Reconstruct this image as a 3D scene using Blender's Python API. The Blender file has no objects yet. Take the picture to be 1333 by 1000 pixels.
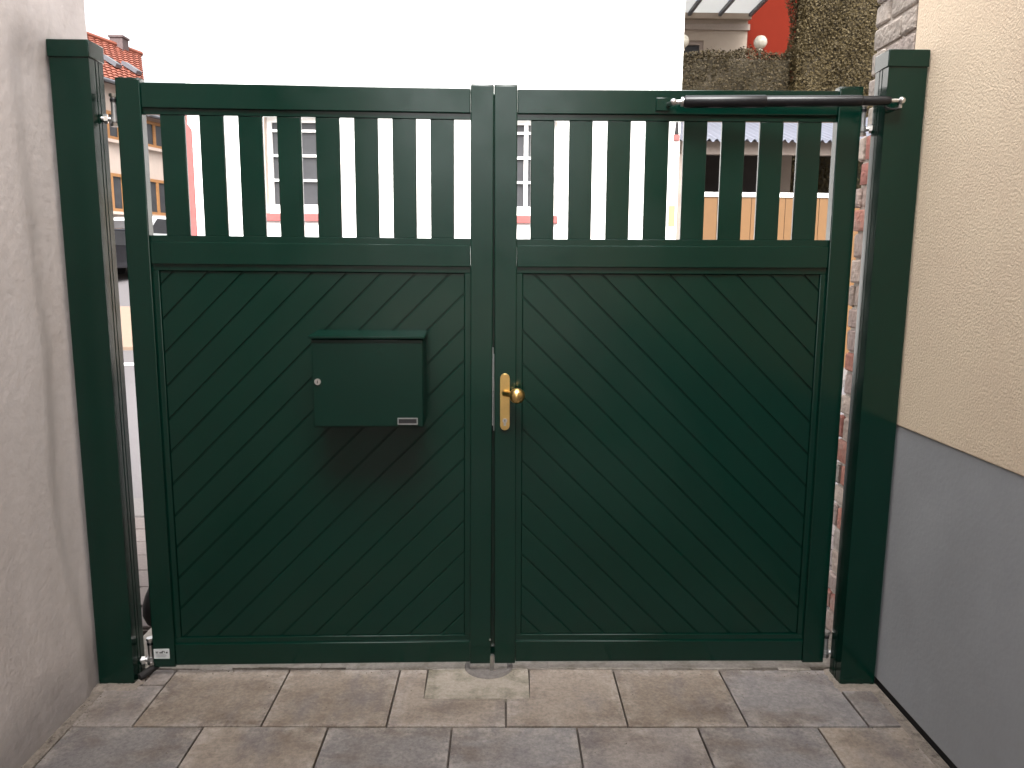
import bpy, bmesh, math, random
from mathutils import Vector, Matrix

random.seed(7)
S = bpy.context.scene
COL = S.collection
R = math.radians

# ------------------------------------------------------------------ camera
PITCH, ROLL, YAW, EYE, FPX = 0.1555, 0.0082, 0.0140, 1.52, 1000.0
fw = Vector((math.sin(YAW) * math.cos(PITCH), math.cos(YAW) * math.cos(PITCH), -math.sin(PITCH)))
r0 = Vector((math.cos(YAW), -math.sin(YAW), 0))
u0 = r0.cross(fw)
rt = math.cos(ROLL) * r0 + math.sin(ROLL) * u0
up = -math.sin(ROLL) * r0 + math.cos(ROLL) * u0
cd = bpy.data.cameras.new('camera')
cam = bpy.data.objects.new('camera', cd)
COL.objects.link(cam)
cam.matrix_world = Matrix(((rt.x, up.x, -fw.x, 0), (rt.y, up.y, -fw.y, 0), (rt.z, up.z, -fw.z, EYE), (0, 0, 0, 1)))
cd.sensor_width = 36.0
cd.lens = FPX / 1333.0 * 36.0
cd.clip_start = 0.02
cd.clip_end = 2000
S.camera = cam

# ------------------------------------------------------------------ sky, sun, exposure
SHADE_ROOF_Y0, SHADE_ROOF_Y1 = -3.6, 0.15  # extent of the added roof that keeps overhead light off the passage
SUN_EL, SUN_ROT = R(56), R(180)
w = bpy.data.worlds.new('World')
S.world = w
w.use_nodes = True
nt = w.node_tree
nt.nodes.clear()
sky = nt.nodes.new('ShaderNodeTexSky')
sky.sky_type = 'NISHITA'
sky.sun_disc = False
sky.sun_elevation = SUN_EL
sky.sun_rotation = SUN_ROT
sky.dust_density = 9.0
sky.ozone_density = 1.0
hs = nt.nodes.new('ShaderNodeHueSaturation')          # an overcast, almost colourless sky
hs.inputs['Saturation'].default_value = 0.10
bg = nt.nodes.new('ShaderNodeBackground')
bg.inputs['Strength'].default_value = 0.15
out = nt.nodes.new('ShaderNodeOutputWorld')
nt.links.new(sky.outputs[0], hs.inputs['Color'])
nt.links.new(hs.outputs[0], bg.inputs['Color'])
nt.links.new(bg.outputs[0], out.inputs['Surface'])
sl = bpy.data.lights.new('sun', 'SUN')
sl.energy = 0.5
sl.angle = R(60)
sl.color = (1.0, 0.96, 0.90)
sun = bpy.data.objects.new('sun', sl)
COL.objects.link(sun)
_sd = Vector((math.sin(SUN_ROT) * math.cos(SUN_EL), math.cos(SUN_ROT) * math.cos(SUN_EL), math.sin(SUN_EL)))
sun.rotation_euler = _sd.to_track_quat('Z', 'Y').to_euler()
sun.location = (0, 0, 12)
S.view_settings.view_transform = 'Standard'
S.view_settings.look = 'None'
S.view_settings.gamma = 1.0
S.view_settings.exposure = 2.25
S.view_settings.use_curve_mapping = False


# ------------------------------------------------------------------ materials
def mat(name, col, rough=0.6, metal=0.0, spec=0.5, var=0.0, var_scale=6.0, bump=0.0, bump_scale=80.0,
        bump_dist=0.002, objcol=False, coat=0.0, col2=None, col2_scale=3.0, col2_lo=0.45, col2_hi=0.65, detail=6.0,
        rough_var=0.0):
    """principled surface with object-space noise: colour grain, a second tone in patches and fine relief"""
    m = bpy.data.materials.new(name)
    m.use_nodes = True
    t = m.node_tree
    b = t.nodes['Principled BSDF']
    b.inputs['Roughness'].default_value = rough
    b.inputs['Metallic'].default_value = metal
    b.inputs['Specular IOR Level'].default_value = spec
    b.inputs['Coat Weight'].default_value = coat
    tc = t.nodes.new('ShaderNodeTexCoord')
    geo = t.nodes.new('ShaderNodeNewGeometry')
    pos = geo.outputs['Position']
    if objcol:
        oi = t.nodes.new('ShaderNodeObjectInfo')
        src = oi.outputs['Color']
    else:
        rgb = t.nodes.new('ShaderNodeRGB')
        rgb.outputs[0].default_value = (*col, 1)
        src = rgb.outputs[0]
    if col2 is not None:
        n = t.nodes.new('ShaderNodeTexNoise')
        n.inputs['Scale'].default_value = col2_scale
        n.inputs['Detail'].default_value = 8
        n.inputs['Roughness'].default_value = 0.65
        t.links.new(pos, n.inputs['Vector'])
        rp = t.nodes.new('ShaderNodeValToRGB')
        rp.color_ramp.elements[0].position = col2_lo
        rp.color_ramp.elements[1].position = col2_hi
        t.links.new(n.outputs['Fac'], rp.inputs['Fac'])
        mx = t.nodes.new('ShaderNodeMix')
        mx.data_type = 'RGBA'
        t.links.new(rp.outputs['Color'], mx.inputs['Factor'])
        t.links.new(src, mx.inputs[6])
        mx.inputs[7].default_value = (*col2, 1)
        src = mx.outputs[2]
    if var > 0:
        n = t.nodes.new('ShaderNodeTexNoise')
        n.inputs['Scale'].default_value = var_scale
        n.inputs['Detail'].default_value = detail
        n.inputs['Roughness'].default_value = 0.7
        t.links.new(pos, n.inputs['Vector'])
        mr = t.nodes.new('ShaderNodeMapRange')
        mr.inputs['From Min'].default_value = 0.25
        mr.inputs['From Max'].default_value = 0.75
        mr.inputs['To Min'].default_value = 1 - var
        mr.inputs['To Max'].default_value = 1 + var
        t.links.new(n.outputs['Fac'], mr.inputs['Value'])
        vm = t.nodes.new('ShaderNodeVectorMath')
        vm.operation = 'SCALE'
        t.links.new(src, vm.inputs[0])
        t.links.new(mr.outputs[0], vm.inputs['Scale'])
        src = vm.outputs[0]
    t.links.new(src, b.inputs['Base Color'])
    if rough_var > 0:
        n = t.nodes.new('ShaderNodeTexNoise')
        n.inputs['Scale'].default_value = 9
        n.inputs['Detail'].default_value = 5
        t.links.new(pos, n.inputs['Vector'])
        mr = t.nodes.new('ShaderNodeMapRange')
        mr.inputs['From Min'].default_value = 0.3
        mr.inputs['From Max'].default_value = 0.7
        mr.inputs['To Min'].default_value = rough - rough_var
        mr.inputs['To Max'].default_value = rough + rough_var
        t.links.new(n.outputs['Fac'], mr.inputs['Value'])
        t.links.new(mr.outputs[0], b.inputs['Roughness'])
    if bump > 0:
        n = t.nodes.new('ShaderNodeTexNoise')
        n.inputs['Scale'].default_value = bump_scale
        n.inputs['Detail'].default_value = 5
        t.links.new(pos, n.inputs['Vector'])
        bp = t.nodes.new('ShaderNodeBump')
        bp.inputs['Strength'].default_value = bump
        bp.inputs['Distance'].default_value = bump_dist
        t.links.new(n.outputs['Fac'], bp.inputs['Height'])
        t.links.new(bp.outputs[0], b.inputs['Normal'])
    return m


M = {}
M['green'] = mat('green_powder_coat', (0.0003, 0.0128, 0.0080), rough=0.19, spec=0.36, var=0.15, var_scale=2.4, rough_var=0.05)
M['green_box'] = mat('green_box_enamel', (0.0003, 0.0120, 0.0076), rough=0.26, spec=0.26, var=0.10, var_scale=4.0)
M['black'] = mat('black_anodised', (0.006, 0.006, 0.0075), rough=0.34, spec=0.35, var=0.1)
M['rubber'] = mat('black_rubber', (0.012, 0.011, 0.011), rough=0.7, spec=0.3, var=0.15, var_scale=40)
M['zinc'] = mat('zinc_plated_steel', (0.55, 0.54, 0.53), rough=0.28, metal=1.0, var=0.15, var_scale=60)
M['zinc_dull'] = mat('dull_galvanised_steel', (0.30, 0.30, 0.30), rough=0.45, metal=0.9, var=0.2, var_scale=50)
M['old_iron'] = mat('weathered_iron', (0.105, 0.094, 0.088), rough=0.9, spec=0.2, var=0.35, var_scale=50, bump=0.5, bump_scale=120, bump_dist=0.003)
M['brass'] = mat('brushed_brass', (0.62, 0.42, 0.16), rough=0.30, metal=1.0, var=0.12, var_scale=30, bump=0.05, bump_scale=300, bump_dist=0.0004)
M['dark'] = mat('dark_slot', (0.006, 0.006, 0.007), rough=0.8)
M['sticker'] = mat('silver_sticker', (0.42, 0.43, 0.43), rough=0.5, var=0.08, var_scale=80)
M['print'] = mat('dark_print', (0.03, 0.03, 0.03), rough=0.6)
M['slab'] = None
M['mortar'] = mat('pale_mortar', (0.150, 0.125, 0.105), rough=0.95, var=0.35, var_scale=45, bump=0.8, bump_scale=90, bump_dist=0.006, col2=(0.06, 0.05, 0.04), col2_scale=22, col2_lo=0.55, col2_hi=0.7)
M['joint'] = mat('dirty_joint', (0.058, 0.046, 0.039), rough=1.0, var=0.5, var_scale=60, bump=0.8, bump_scale=150, bump_dist=0.004)
M['old_cement'] = mat('old_cement_block', (0.205, 0.178, 0.148), rough=0.95, var=0.28, var_scale=60, bump=0.8, bump_scale=130, bump_dist=0.004, col2=(0.105, 0.092, 0.066), col2_scale=9)
M['cement'] = mat('rough_cement', (0.22, 0.195, 0.17), rough=0.95, var=0.28, var_scale=60, bump=0.8, bump_scale=130, bump_dist=0.004, col2=(0.15, 0.13, 0.105), col2_scale=12)
M['cream'] = mat('cream_textured_render', (0.700, 0.577, 0.435), rough=0.95, spec=0.2, var=0.08, var_scale=120, bump=0.62, bump_scale=135, bump_dist=0.0042, detail=8, col2=(0.640, 0.505, 0.385), col2_scale=1.9, col2_lo=0.42, col2_hi=0.75)
M['grey_render'] = mat('grey_plinth_render', (0.300, 0.310, 0.328), rough=0.9, spec=0.25, var=0.07, var_scale=3, bump=0.30, bump_scale=70, bump_dist=0.003, col2=(0.265, 0.272, 0.285), col2_scale=1.4, col2_lo=0.45, col2_hi=0.75)
M['brick'] = mat('weathered_brick', (0.3, 0.2, 0.17), rough=0.95, objcol=True, var=0.35, var_scale=28, bump=0.9, bump_scale=60, bump_dist=0.010, col2=(0.36, 0.30, 0.26), col2_scale=9, col2_lo=0.5, col2_hi=0.75)
M['lime'] = mat('lime_mortar', (0.48, 0.43, 0.38), rough=1.0, var=0.2, var_scale=40, bump=0.8, bump_scale=70, bump_dist=0.008)
M['white_render'] = mat('white_house_render', (0.84, 0.82, 0.80), rough=0.95, var=0.03, var_scale=8, bump=0.3, bump_scale=60, bump_dist=0.004)
M['pink_trim'] = mat('pink_sandstone_trim', (0.26,0.075,0.07), rough=0.9, var=0.15, var_scale=20)
M['white_paint'] = mat('white_window_paint', (0.80, 0.79, 0.77), rough=0.5, var=0.03)
M['glass'] = mat('dark_window_glass', (0.045, 0.045, 0.048), rough=0.10, spec=0.22, var=0.2, var_scale=2)
M['asphalt'] = mat('street_asphalt', (0.075, 0.068, 0.070), rough=0.95, var=0.18, var_scale=90, bump=0.5, bump_scale=200, bump_dist=0.003)
M['pave'] = mat('pale_paving', (0.34, 0.29, 0.27), rough=0.95, objcol=True, var=0.2, var_scale=60, bump=0.5, bump_scale=120, bump_dist=0.003)
M['kerb'] = mat('kerb_granite', (0.085, 0.076, 0.073), rough=0.9, var=0.2, var_scale=70)
M['marking'] = mat('road_marking_paint', (0.45,0.45,0.44), rough=0.7, var=0.08, var_scale=30)
M['earth'] = mat('ground_earth', (0.14, 0.125, 0.10), rough=1.0, var=0.3, var_scale=3)
M['peach'] = mat('peach_render', (0.165,0.115,0.082), rough=0.95, var=0.06, var_scale=4)
M['pale_peach'] = mat('pale_render', (0.40, 0.325, 0.28), rough=0.95, var=0.05, var_scale=4)
M['orange_wood'] = mat('orange_brown_wood', (0.26,0.12,0.04), rough=0.6, var=0.2, var_scale=14)
M['tile'] = mat('red_clay_tile', (0.165, 0.041, 0.020), rough=0.8, var=0.28, var_scale=9, col2=(0.095, 0.034, 0.025), col2_scale=5, col2_lo=0.55, col2_hi=0.75)
M['chimney'] = mat('chimney_brick', (0.085,0.062,0.062), rough=0.95, var=0.3, var_scale=20)
M['grey_metal'] = mat('grey_flashing', (0.085, 0.088, 0.100), rough=0.5, var=0.1)
M['corrugated'] = mat('translucent_corrugated_sheet', (0.110, 0.115, 0.142), rough=0.45, var=0.08, var_scale=6)
M['beam'] = mat('beige_timber', (0.26,0.21,0.18), rough=0.8, var=0.12, var_scale=20)
M['tan_board'] = mat('tan_fence_board', (0.185, 0.088, 0.033), rough=0.6, objcol=True, var=0.10, var_scale=12)
M['dark_board'] = mat('dark_brown_board', (0.040,0.030,0.029), rough=0.7, var=0.2, var_scale=9)
M['beige_wall'] = mat('beige_house_wall', (0.33, 0.27, 0.22), rough=0.95, var=0.06, var_scale=5)
M['red_wall'] = mat('red_house_wall', (0.088, 0.0100, 0.0050), rough=0.95, spec=0.05, var=0.05, var_scale=4)
M['canopy_glass'] = mat('canopy_panel', (0.66, 0.67, 0.66), rough=0.3, var=0.05)
M['globe'] = mat('opal_globe', (0.50,0.46,0.38), rough=0.25, var=0.03)
M['bark'] = mat('hedge_wood', (0.06, 0.045, 0.03), rough=1.0, var=0.3, var_scale=20)
M['hedge_core'] = mat('hedge_core', (0.045, 0.035, 0.022), rough=1.0, var=0.4, var_scale=9)
M['carblack'] = mat('black_car_paint', (0.012, 0.012, 0.016), rough=0.2, coat=0.6)
M['carsilver'] = mat('silver_car_paint', (0.50, 0.52, 0.55), rough=0.3, metal=0.3, coat=0.5)
M['carwhite'] = mat('white_car_paint', (0.78, 0.78, 0.78), rough=0.3, coat=0.5)
M['lamp_red'] = mat('red_tail_lens', (0.35, 0.03, 0.03), rough=0.2)
M['lamp_clear'] = mat('clear_lens', (0.6, 0.6, 0.6), rough=0.15)
M['yellow'] = mat('yellow_sign_paint', (0.75, 0.65, 0.10), rough=0.6)


def leaf_mat(name, a, b, c):
    m = bpy.data.materials.new(name)
    m.use_nodes = True
    t = m.node_tree
    p = t.nodes['Principled BSDF']
    p.inputs['Roughness'].default_value = 0.6
    g = t.nodes.new('ShaderNodeNewGeometry')
    rp = t.nodes.new('ShaderNodeValToRGB')
    e = rp.color_ramp.elements
    e[0].position = 0.0
    e[0].color = (*a, 1)
    e[1].position = 1.0
    e[1].color = (*c, 1)
    k = e.new(0.55)
    k.color = (*b, 1)
    t.links.new(g.outputs['Random Per Island'], rp.inputs['Fac'])
    t.links.new(rp.outputs[0], p.inputs['Base Color'])
    p.inputs['Specular IOR Level'].default_value = 0.15
    return m


M['leaf_olive'] = leaf_mat('olive_hedge_leaves', (0.030, 0.021, 0.008), (0.047, 0.034, 0.0135), (0.070, 0.051, 0.022))
M['leaf_dark'] = leaf_mat('dark_hedge_leaves', (0.022, 0.017, 0.007), (0.036, 0.026, 0.0115), (0.054, 0.039, 0.019))


def plaster_mat():
    """grey-beige lime plaster: broad vertical smears, grain, and a damp stained band along the foot"""
    m = mat('grey_beige_plaster', (0.550, 0.503, 0.490), rough=0.95, spec=0.2, var=0.05, var_scale=22, bump=0.34,
            bump_scale=34, bump_dist=0.006, col2=(0.505, 0.452, 0.430), col2_scale=1.6, col2_lo=0.40, col2_hi=0.70)
    t = m.node_tree
    b = t.nodes['Principled BSDF']
    src = b.inputs['Base Color'].links[0].from_socket
    g = t.nodes.new('ShaderNodeNewGeometry')
    sp = t.nodes.new('ShaderNodeSeparateXYZ')
    t.links.new(g.outputs['Position'], sp.inputs[0])
    n = t.nodes.new('ShaderNodeTexNoise')
    n.inputs['Scale'].default_value = 3.5
    n.inputs['Detail'].default_value = 7
    t.links.new(g.outputs['Position'], n.inputs['Vector'])
    ma = t.nodes.new('ShaderNodeMath')
    ma.operation = 'MULTIPLY_ADD'
    t.links.new(n.outputs['Fac'], ma.inputs[0])
    ma.inputs[1].default_value = -0.22
    t.links.new(sp.outputs['Z'], ma.inputs[2])
    mr = t.nodes.new('ShaderNodeMapRange')
    mr.inputs['From Min'].default_value = -0.05
    mr.inputs['From Max'].default_value = 0.10
    mr.inputs['To Min'].default_value = 0.60
    mr.inputs['To Max'].default_value = 1.0
    t.links.new(ma.outputs[0], mr.inputs['Value'])
    # vertical trowel smears
    mp = t.nodes.new('ShaderNodeMapping')
    mp.inputs['Scale'].default_value = (3, 7, 0.7)
    t.links.new(g.outputs['Position'], mp.inputs['Vector'])
    n2 = t.nodes.new('ShaderNodeTexNoise')
    n2.inputs['Scale'].default_value = 1.0
    n2.inputs['Detail'].default_value = 4
    t.links.new(mp.outputs[0], n2.inputs['Vector'])
    mr2 = t.nodes.new('ShaderNodeMapRange')
    mr2.inputs['From Min'].default_value = 0.3
    mr2.inputs['From Max'].default_value = 0.7
    mr2.inputs['To Min'].default_value = 0.93
    mr2.inputs['To Max'].default_value = 1.06
    t.links.new(n2.outputs['Fac'], mr2.inputs['Value'])
    mm = t.nodes.new('ShaderNodeMath')
    mm.operation = 'MULTIPLY'
    t.links.new(mr.outputs[0], mm.inputs[0])
    t.links.new(mr2.outputs[0], mm.inputs[1])
    vm = t.nodes.new('ShaderNodeVectorMath')
    vm.operation = 'SCALE'
    t.links.new(src, vm.inputs[0])
    t.links.new(mm.outputs[0], vm.inputs['Scale'])
    t.links.new(vm.outputs[0], b.inputs['Base Color'])
    return m


M['plaster'] = plaster_mat()


def slab_mat():
    """cast concrete slab with clouded colour: brown and lilac drifts, pale bloom near the edges, speckle"""
    m = bpy.data.materials.new('clouded_concrete_slab')
    m.use_nodes = True
    t = m.node_tree
    N, Lk = t.nodes.new, t.links.new
    b = t.nodes['Principled BSDF']
    b.inputs['Roughness'].default_value = 0.66
    b.inputs['Specular IOR Level'].default_value = 0.3
    tc = N('ShaderNodeTexCoord')
    oi = N('ShaderNodeObjectInfo')
    off = N('ShaderNodeVectorMath'); off.operation = 'SCALE'
    off.inputs[0].default_value = (37, 53, 11)
    Lk(oi.outputs['Random'], off.inputs['Scale'])
    ad = N('ShaderNodeVectorMath'); ad.operation = 'ADD'
    Lk(tc.outputs['Object'], ad.inputs[0]); Lk(off.outputs[0], ad.inputs[1])
    P = ad.outputs[0]

    def noise(scale, detail, lo, hi, stretch=None, rough=.6):
        n = N('ShaderNodeTexNoise')
        n.inputs['Scale'].default_value = scale
        n.inputs['Detail'].default_value = detail
        n.inputs['Roughness'].default_value = rough
        if stretch:
            mp = N('ShaderNodeMapping'); mp.inputs['Scale'].default_value = stretch
            Lk(P, mp.inputs['Vector']); Lk(mp.outputs[0], n.inputs['Vector'])
        else:
            Lk(P, n.inputs['Vector'])
        r = N('ShaderNodeMapRange')
        r.inputs['From Min'].default_value = lo
        r.inputs['From Max'].default_value = hi
        Lk(n.outputs['Fac'], r.inputs['Value'])
        return r.outputs[0], n.outputs['Fac']

    def mix(fac, a, bcol, k=1.0):
        x = N('ShaderNodeMix'); x.data_type = 'RGBA'
        if k != 1.0:
            q = N('ShaderNodeMath'); q.operation = 'MULTIPLY'
            Lk(fac, q.inputs[0]); q.inputs[1].default_value = k
            fac = q.outputs[0]
        Lk(fac, x.inputs['Factor']); Lk(a, x.inputs[6]); x.inputs[7].default_value = (*bcol, 1)
        return x.outputs[2]
    c = oi.outputs['Color']
    f1, _ = noise(3.2, 4, .47, .66, (1.0, 1.9, 1))
    c = mix(f1, c, (0.078, 0.057, 0.043), .75)
    f2, _ = noise(3.6, 4, .50, .68, (1.7, .8, 1))
    c = mix(f2, c, (0.092, 0.082, 0.085), .65)
    # pale bloom: stronger along the cast edges
    sp = N('ShaderNodeSeparateXYZ'); Lk(tc.outputs['Generated'], sp.inputs[0])
    ed = []
    for ax in ('X', 'Y'):
        q = N('ShaderNodeMath'); q.operation = 'SUBTRACT'; Lk(sp.outputs[ax], q.inputs[0]); q.inputs[1].default_value = .5
        q2 = N('ShaderNodeMath'); q2.operation = 'ABSOLUTE'; Lk(q.outputs[0], q2.inputs[0])
        ed.append(q2.outputs[0])
    mxm = N('ShaderNodeMath'); mxm.operation = 'MAXIMUM'; Lk(ed[0], mxm.inputs[0]); Lk(ed[1], mxm.inputs[1])
    f3, raw3 = noise(13, 9, .44, .62, None, .76)
    em = N('ShaderNodeMapRange'); em.inputs['From Min'].default_value = .34; em.inputs['From Max'].default_value = .5
    em.inputs['To Min'].default_value = .22; em.inputs['To Max'].default_value = .75
    Lk(mxm.outputs[0], em.inputs['Value'])
    bl = N('ShaderNodeMath'); bl.operation = 'MULTIPLY'; Lk(f3, bl.inputs[0]); Lk(em.outputs[0], bl.inputs[1])
    c = mix(bl.outputs[0], c, (0.255, 0.224, 0.200), .9)
    f4, raw4 = noise(75, 8, .30, .70, None, .75)
    mr = N('ShaderNodeMapRange'); mr.inputs['From Min'].default_value = 0; mr.inputs['From Max'].default_value = 1
    mr.inputs['To Min'].default_value = .66; mr.inputs['To Max'].default_value = 1.34
    Lk(f4, mr.inputs['Value'])
    vm = N('ShaderNodeVectorMath'); vm.operation = 'SCALE'
    Lk(c, vm.inputs[0]); Lk(mr.outputs[0], vm.inputs['Scale'])
    Lk(vm.outputs[0], b.inputs['Base Color'])
    bp = N('ShaderNodeBump'); bp.inputs['Strength'].default_value = .45; bp.inputs['Distance'].default_value = .0016
    Lk(raw4, bp.inputs['Height']); Lk(bp.outputs[0], b.inputs['Normal'])
    return m


M['slab'] = slab_mat()


def translucent_panel():
    m = bpy.data.materials.new('milky_canopy_panel')
    m.use_nodes = True
    t = m.node_tree
    t.nodes.clear()
    o = t.nodes.new('ShaderNodeOutputMaterial')
    mx = t.nodes.new('ShaderNodeMixShader')
    mx.inputs[0].default_value = .55
    d = t.nodes.new('ShaderNodeBsdfDiffuse'); d.inputs['Color'].default_value = (.6, .6, .6, 1)
    q = t.nodes.new('ShaderNodeBsdfTranslucent'); q.inputs['Color'].default_value = (.55, .56, .56, 1)
    t.links.new(d.outputs[0], mx.inputs[1]); t.links.new(q.outputs[0], mx.inputs[2])
    t.links.new(mx.outputs[0], o.inputs['Surface'])
    return m


M['canopy_glass'] = translucent_panel()


# ------------------------------------------------------------------ mesh helpers
class MB:
    def __init__(s):
        s.bm = bmesh.new()

    def _bevel(s, verts, bevel, seg=2):
        if bevel > 0:
            vs = set(verts)
            ed = [e for e in s.bm.edges if e.verts[0] in vs and e.verts[1] in vs]
            bmesh.ops.bevel(s.bm, geom=ed, offset=bevel, segments=seg, profile=0.5, affect='EDGES')

    def box(s, x0, x1, y0, y1, z0, z1, bevel=0.0, rot=None, seg=2):
        r = bmesh.ops.create_cube(s.bm, size=1.0)
        c = Vector(((x0 + x1) / 2, (y0 + y1) / 2, (z0 + z1) / 2))
        for v in r['verts']:
            v.co = Vector((v.co.x * (x1 - x0), v.co.y * (y1 - y0), v.co.z * (z1 - z0)))
            if rot is not None:
                v.co = rot @ v.co
            v.co += c
        s._bevel(r['verts'], bevel, seg)
        return s

    def tube(s, a, b, r1, r2=None, n=20, caps=True):
        a, b = Vector(a), Vector(b)
        d = b - a
        q = d.to_track_quat('Z', 'Y').to_matrix().to_4x4()
        bmesh.ops.create_cone(s.bm, cap_ends=caps, segments=n, radius1=r1, radius2=r1 if r2 is None else r2,
                              depth=d.length, matrix=Matrix.Translation((a + b) / 2) @ q)
        return s

    def sphere(s, c, r, u=24, v=14, sc=(1, 1, 1)):
        bmesh.ops.create_uvsphere(s.bm, u_segments=u, v_segments=v, radius=r,
                                  matrix=Matrix.Translation(c) @ Matrix.Diagonal((*sc, 1)))
        return s

    def lathe(s, c, axis, prof, n=28):
        """prof: (distance along axis, radius)"""
        q = Vector(axis).to_track_quat('Z', 'Y').to_matrix()
        c = Vector(c)
        rings = []
        for h, r in prof:
            rings.append([s.bm.verts.new(c + q @ Vector((r * math.cos(2 * math.pi * i / n), r * math.sin(2 * math.pi * i / n), h))) for i in range(n)])
        for A, B in zip(rings, rings[1:]):
            for i in range(n):
                s.bm.faces.new((A[i], A[(i + 1) % n], B[(i + 1) % n], B[i]))
        s.bm.faces.new(list(reversed(rings[0])))
        s.bm.faces.new(rings[-1])
        return s

    def prism(s, pts, ext, bevel=0.0, seg=1):
        """pts: 3D polygon, ext: extrusion vector"""
        ext = Vector(ext)
        A = [s.bm.verts.new(p) for p in pts]
        B = [s.bm.verts.new(Vector(p) + ext) for p in pts]
        s.bm.faces.new(A)
        s.bm.faces.new(list(reversed(B)))
        n = len(A)
        for i in range(n):
            s.bm.faces.new((A[i], B[i], B[(i + 1) % n], A[(i + 1) % n]))
        s._bevel(A + B, bevel, seg)
        return s

    def path(s, pts, r, n=10):
        pts = [Vector(p) for p in pts]
        rings = []
        for i, p in enumerate(pts):
            d = (pts[min(i + 1, len(pts) - 1)] - pts[max(i - 1, 0)]).normalized()
            q = d.to_track_quat('Z', 'Y').to_matrix()
            rings.append([s.bm.verts.new(p + q @ Vector((r * math.cos(2 * math.pi * k / n), r * math.sin(2 * math.pi * k / n), 0))) for k in range(n)])
        for A, B in zip(rings, rings[1:]):
            for i in range(n):
                s.bm.faces.new((A[i], A[(i + 1) % n], B[(i + 1) % n], B[i]))
        s.bm.faces.new(list(reversed(rings[0])))
        s.bm.faces.new(rings[-1])
        return s

    def quad(s, *p):
        s.bm.faces.new([s.bm.verts.new(v) for v in p])
        return s

    def build(s, name, m, parent=None, smooth=True, loc=None, sharp=21):
        bmesh.ops.recalc_face_normals(s.bm, faces=s.bm.faces)
        me = bpy.data.meshes.new(name)
        s.bm.to_mesh(me)
        s.bm.free()
        me.materials.append(m)
        if smooth:
            me.polygons.foreach_set('use_smooth', [True] * len(me.polygons))
            me.set_sharp_from_angle(angle=R(sharp))
        o = bpy.data.objects.new(name, me)
        COL.objects.link(o)
        if parent:
            o.parent = parent
        if loc:
            o.location = loc
        return o


def tag(o, label=None, cat=None, group=None, kind=None):
    if label:
        o['label'] = label
    if cat:
        o['category'] = cat
    if group:
        o['group'] = group
    if kind:
        o['kind'] = kind
    return o


def empty(name, loc=(0, 0, 0), rz=0.0, ry=0.0):
    o = bpy.data.objects.new(name, None)
    o.empty_display_size = 0.1
    COL.objects.link(o)
    o.location = loc
    o.rotation_euler = (0, ry, rz)
    return o


def share(src, name, parent, loc=(0, 0, 0), rz=0.0, color=None, scale=None):
    o = bpy.data.objects.new(name, src.data)
    COL.objects.link(o)
    o.parent = parent
    o.location = loc
    o.rotation_euler = (0, 0, rz)
    if scale:
        o.scale = scale
    if color:
        o.color = (*color, 1)
    return o


# ------------------------------------------------------------------ ground, street
tag(MB().quad((-400, -400, -0.06), (400, -400, -0.06), (400, 400, -0.06), (-400, 400, -0.06)).build('ground', M['earth'], smooth=False), kind='structure')
floor = tag(MB().quad((-1.60, -7, -0.016), (1.55, -7, -0.016), (1.55, 2.755, -0.016), (-1.60, 2.755, -0.016)).build('courtyard_floor', M['joint'], smooth=False), kind='structure')
# pale mortar fillets along both walls and the rough cement strip under the gate
tag(MB().box(-1.462, -1.415, -7, 2.62, -0.012, -0.002, 0.003).build('mortar_fillet', M['mortar'], floor))
tag(MB().box(1.345, 1.392, -7, 2.62, -0.012, -0.004, 0.003).build('mortar_fillet', M['mortar'], floor))
_th = MB()
for i in range(26):     # broken, uneven cement threshold
    a = -1.46 + i * 0.1096
    _th.box(a, a + 0.112 + random.uniform(0, .02), 2.714 + random.uniform(-.010, .008), 3.05, -0.012, 0.0015 + random.uniform(-0.002, 0.003), 0.002)
_th.build('threshold', M['cement'], floor)

SW = 0.405
LILAC, BEIGE, BROWN, GREY, TAN, PINK = (0.142, 0.130, 0.128), (0.165, 0.134, 0.110), (0.132, 0.104, 0.082), (0.120, 0.108, 0.105), (0.195, 0.158, 0.128), (0.160, 0.137, 0.125)


def slab(x0, x1, y0, y1, colr, pts=None):
    g = 0.0028
    mb = MB()
    if pts is None:
        pts = [(x0 + g, y0 + g + .001), (x1 - g, y0 + g + .001), (x1 - g, y1 - g - .001), (x0 + g, y1 - g - .001)]
    dz = random.uniform(-0.0015, 0.0012)
    cx = sum(p[0] for p in pts) / len(pts)
    cy = sum(p[1] for p in pts) / len(pts)
    mb.prism([(p[0] - cx, p[1] - cy, -0.05) for p in pts], (0, 0, 0.05), 0.0028, 2)
    o = mb.build('paving_slab', M['slab'], floor, loc=(cx, cy, dz))
    o.color = (*colr, 1)
    o.rotation_euler = (random.uniform(-.0015, .0015), random.uniform(-.0015, .0015), random.uniform(-.001, .001))
    return o


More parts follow.
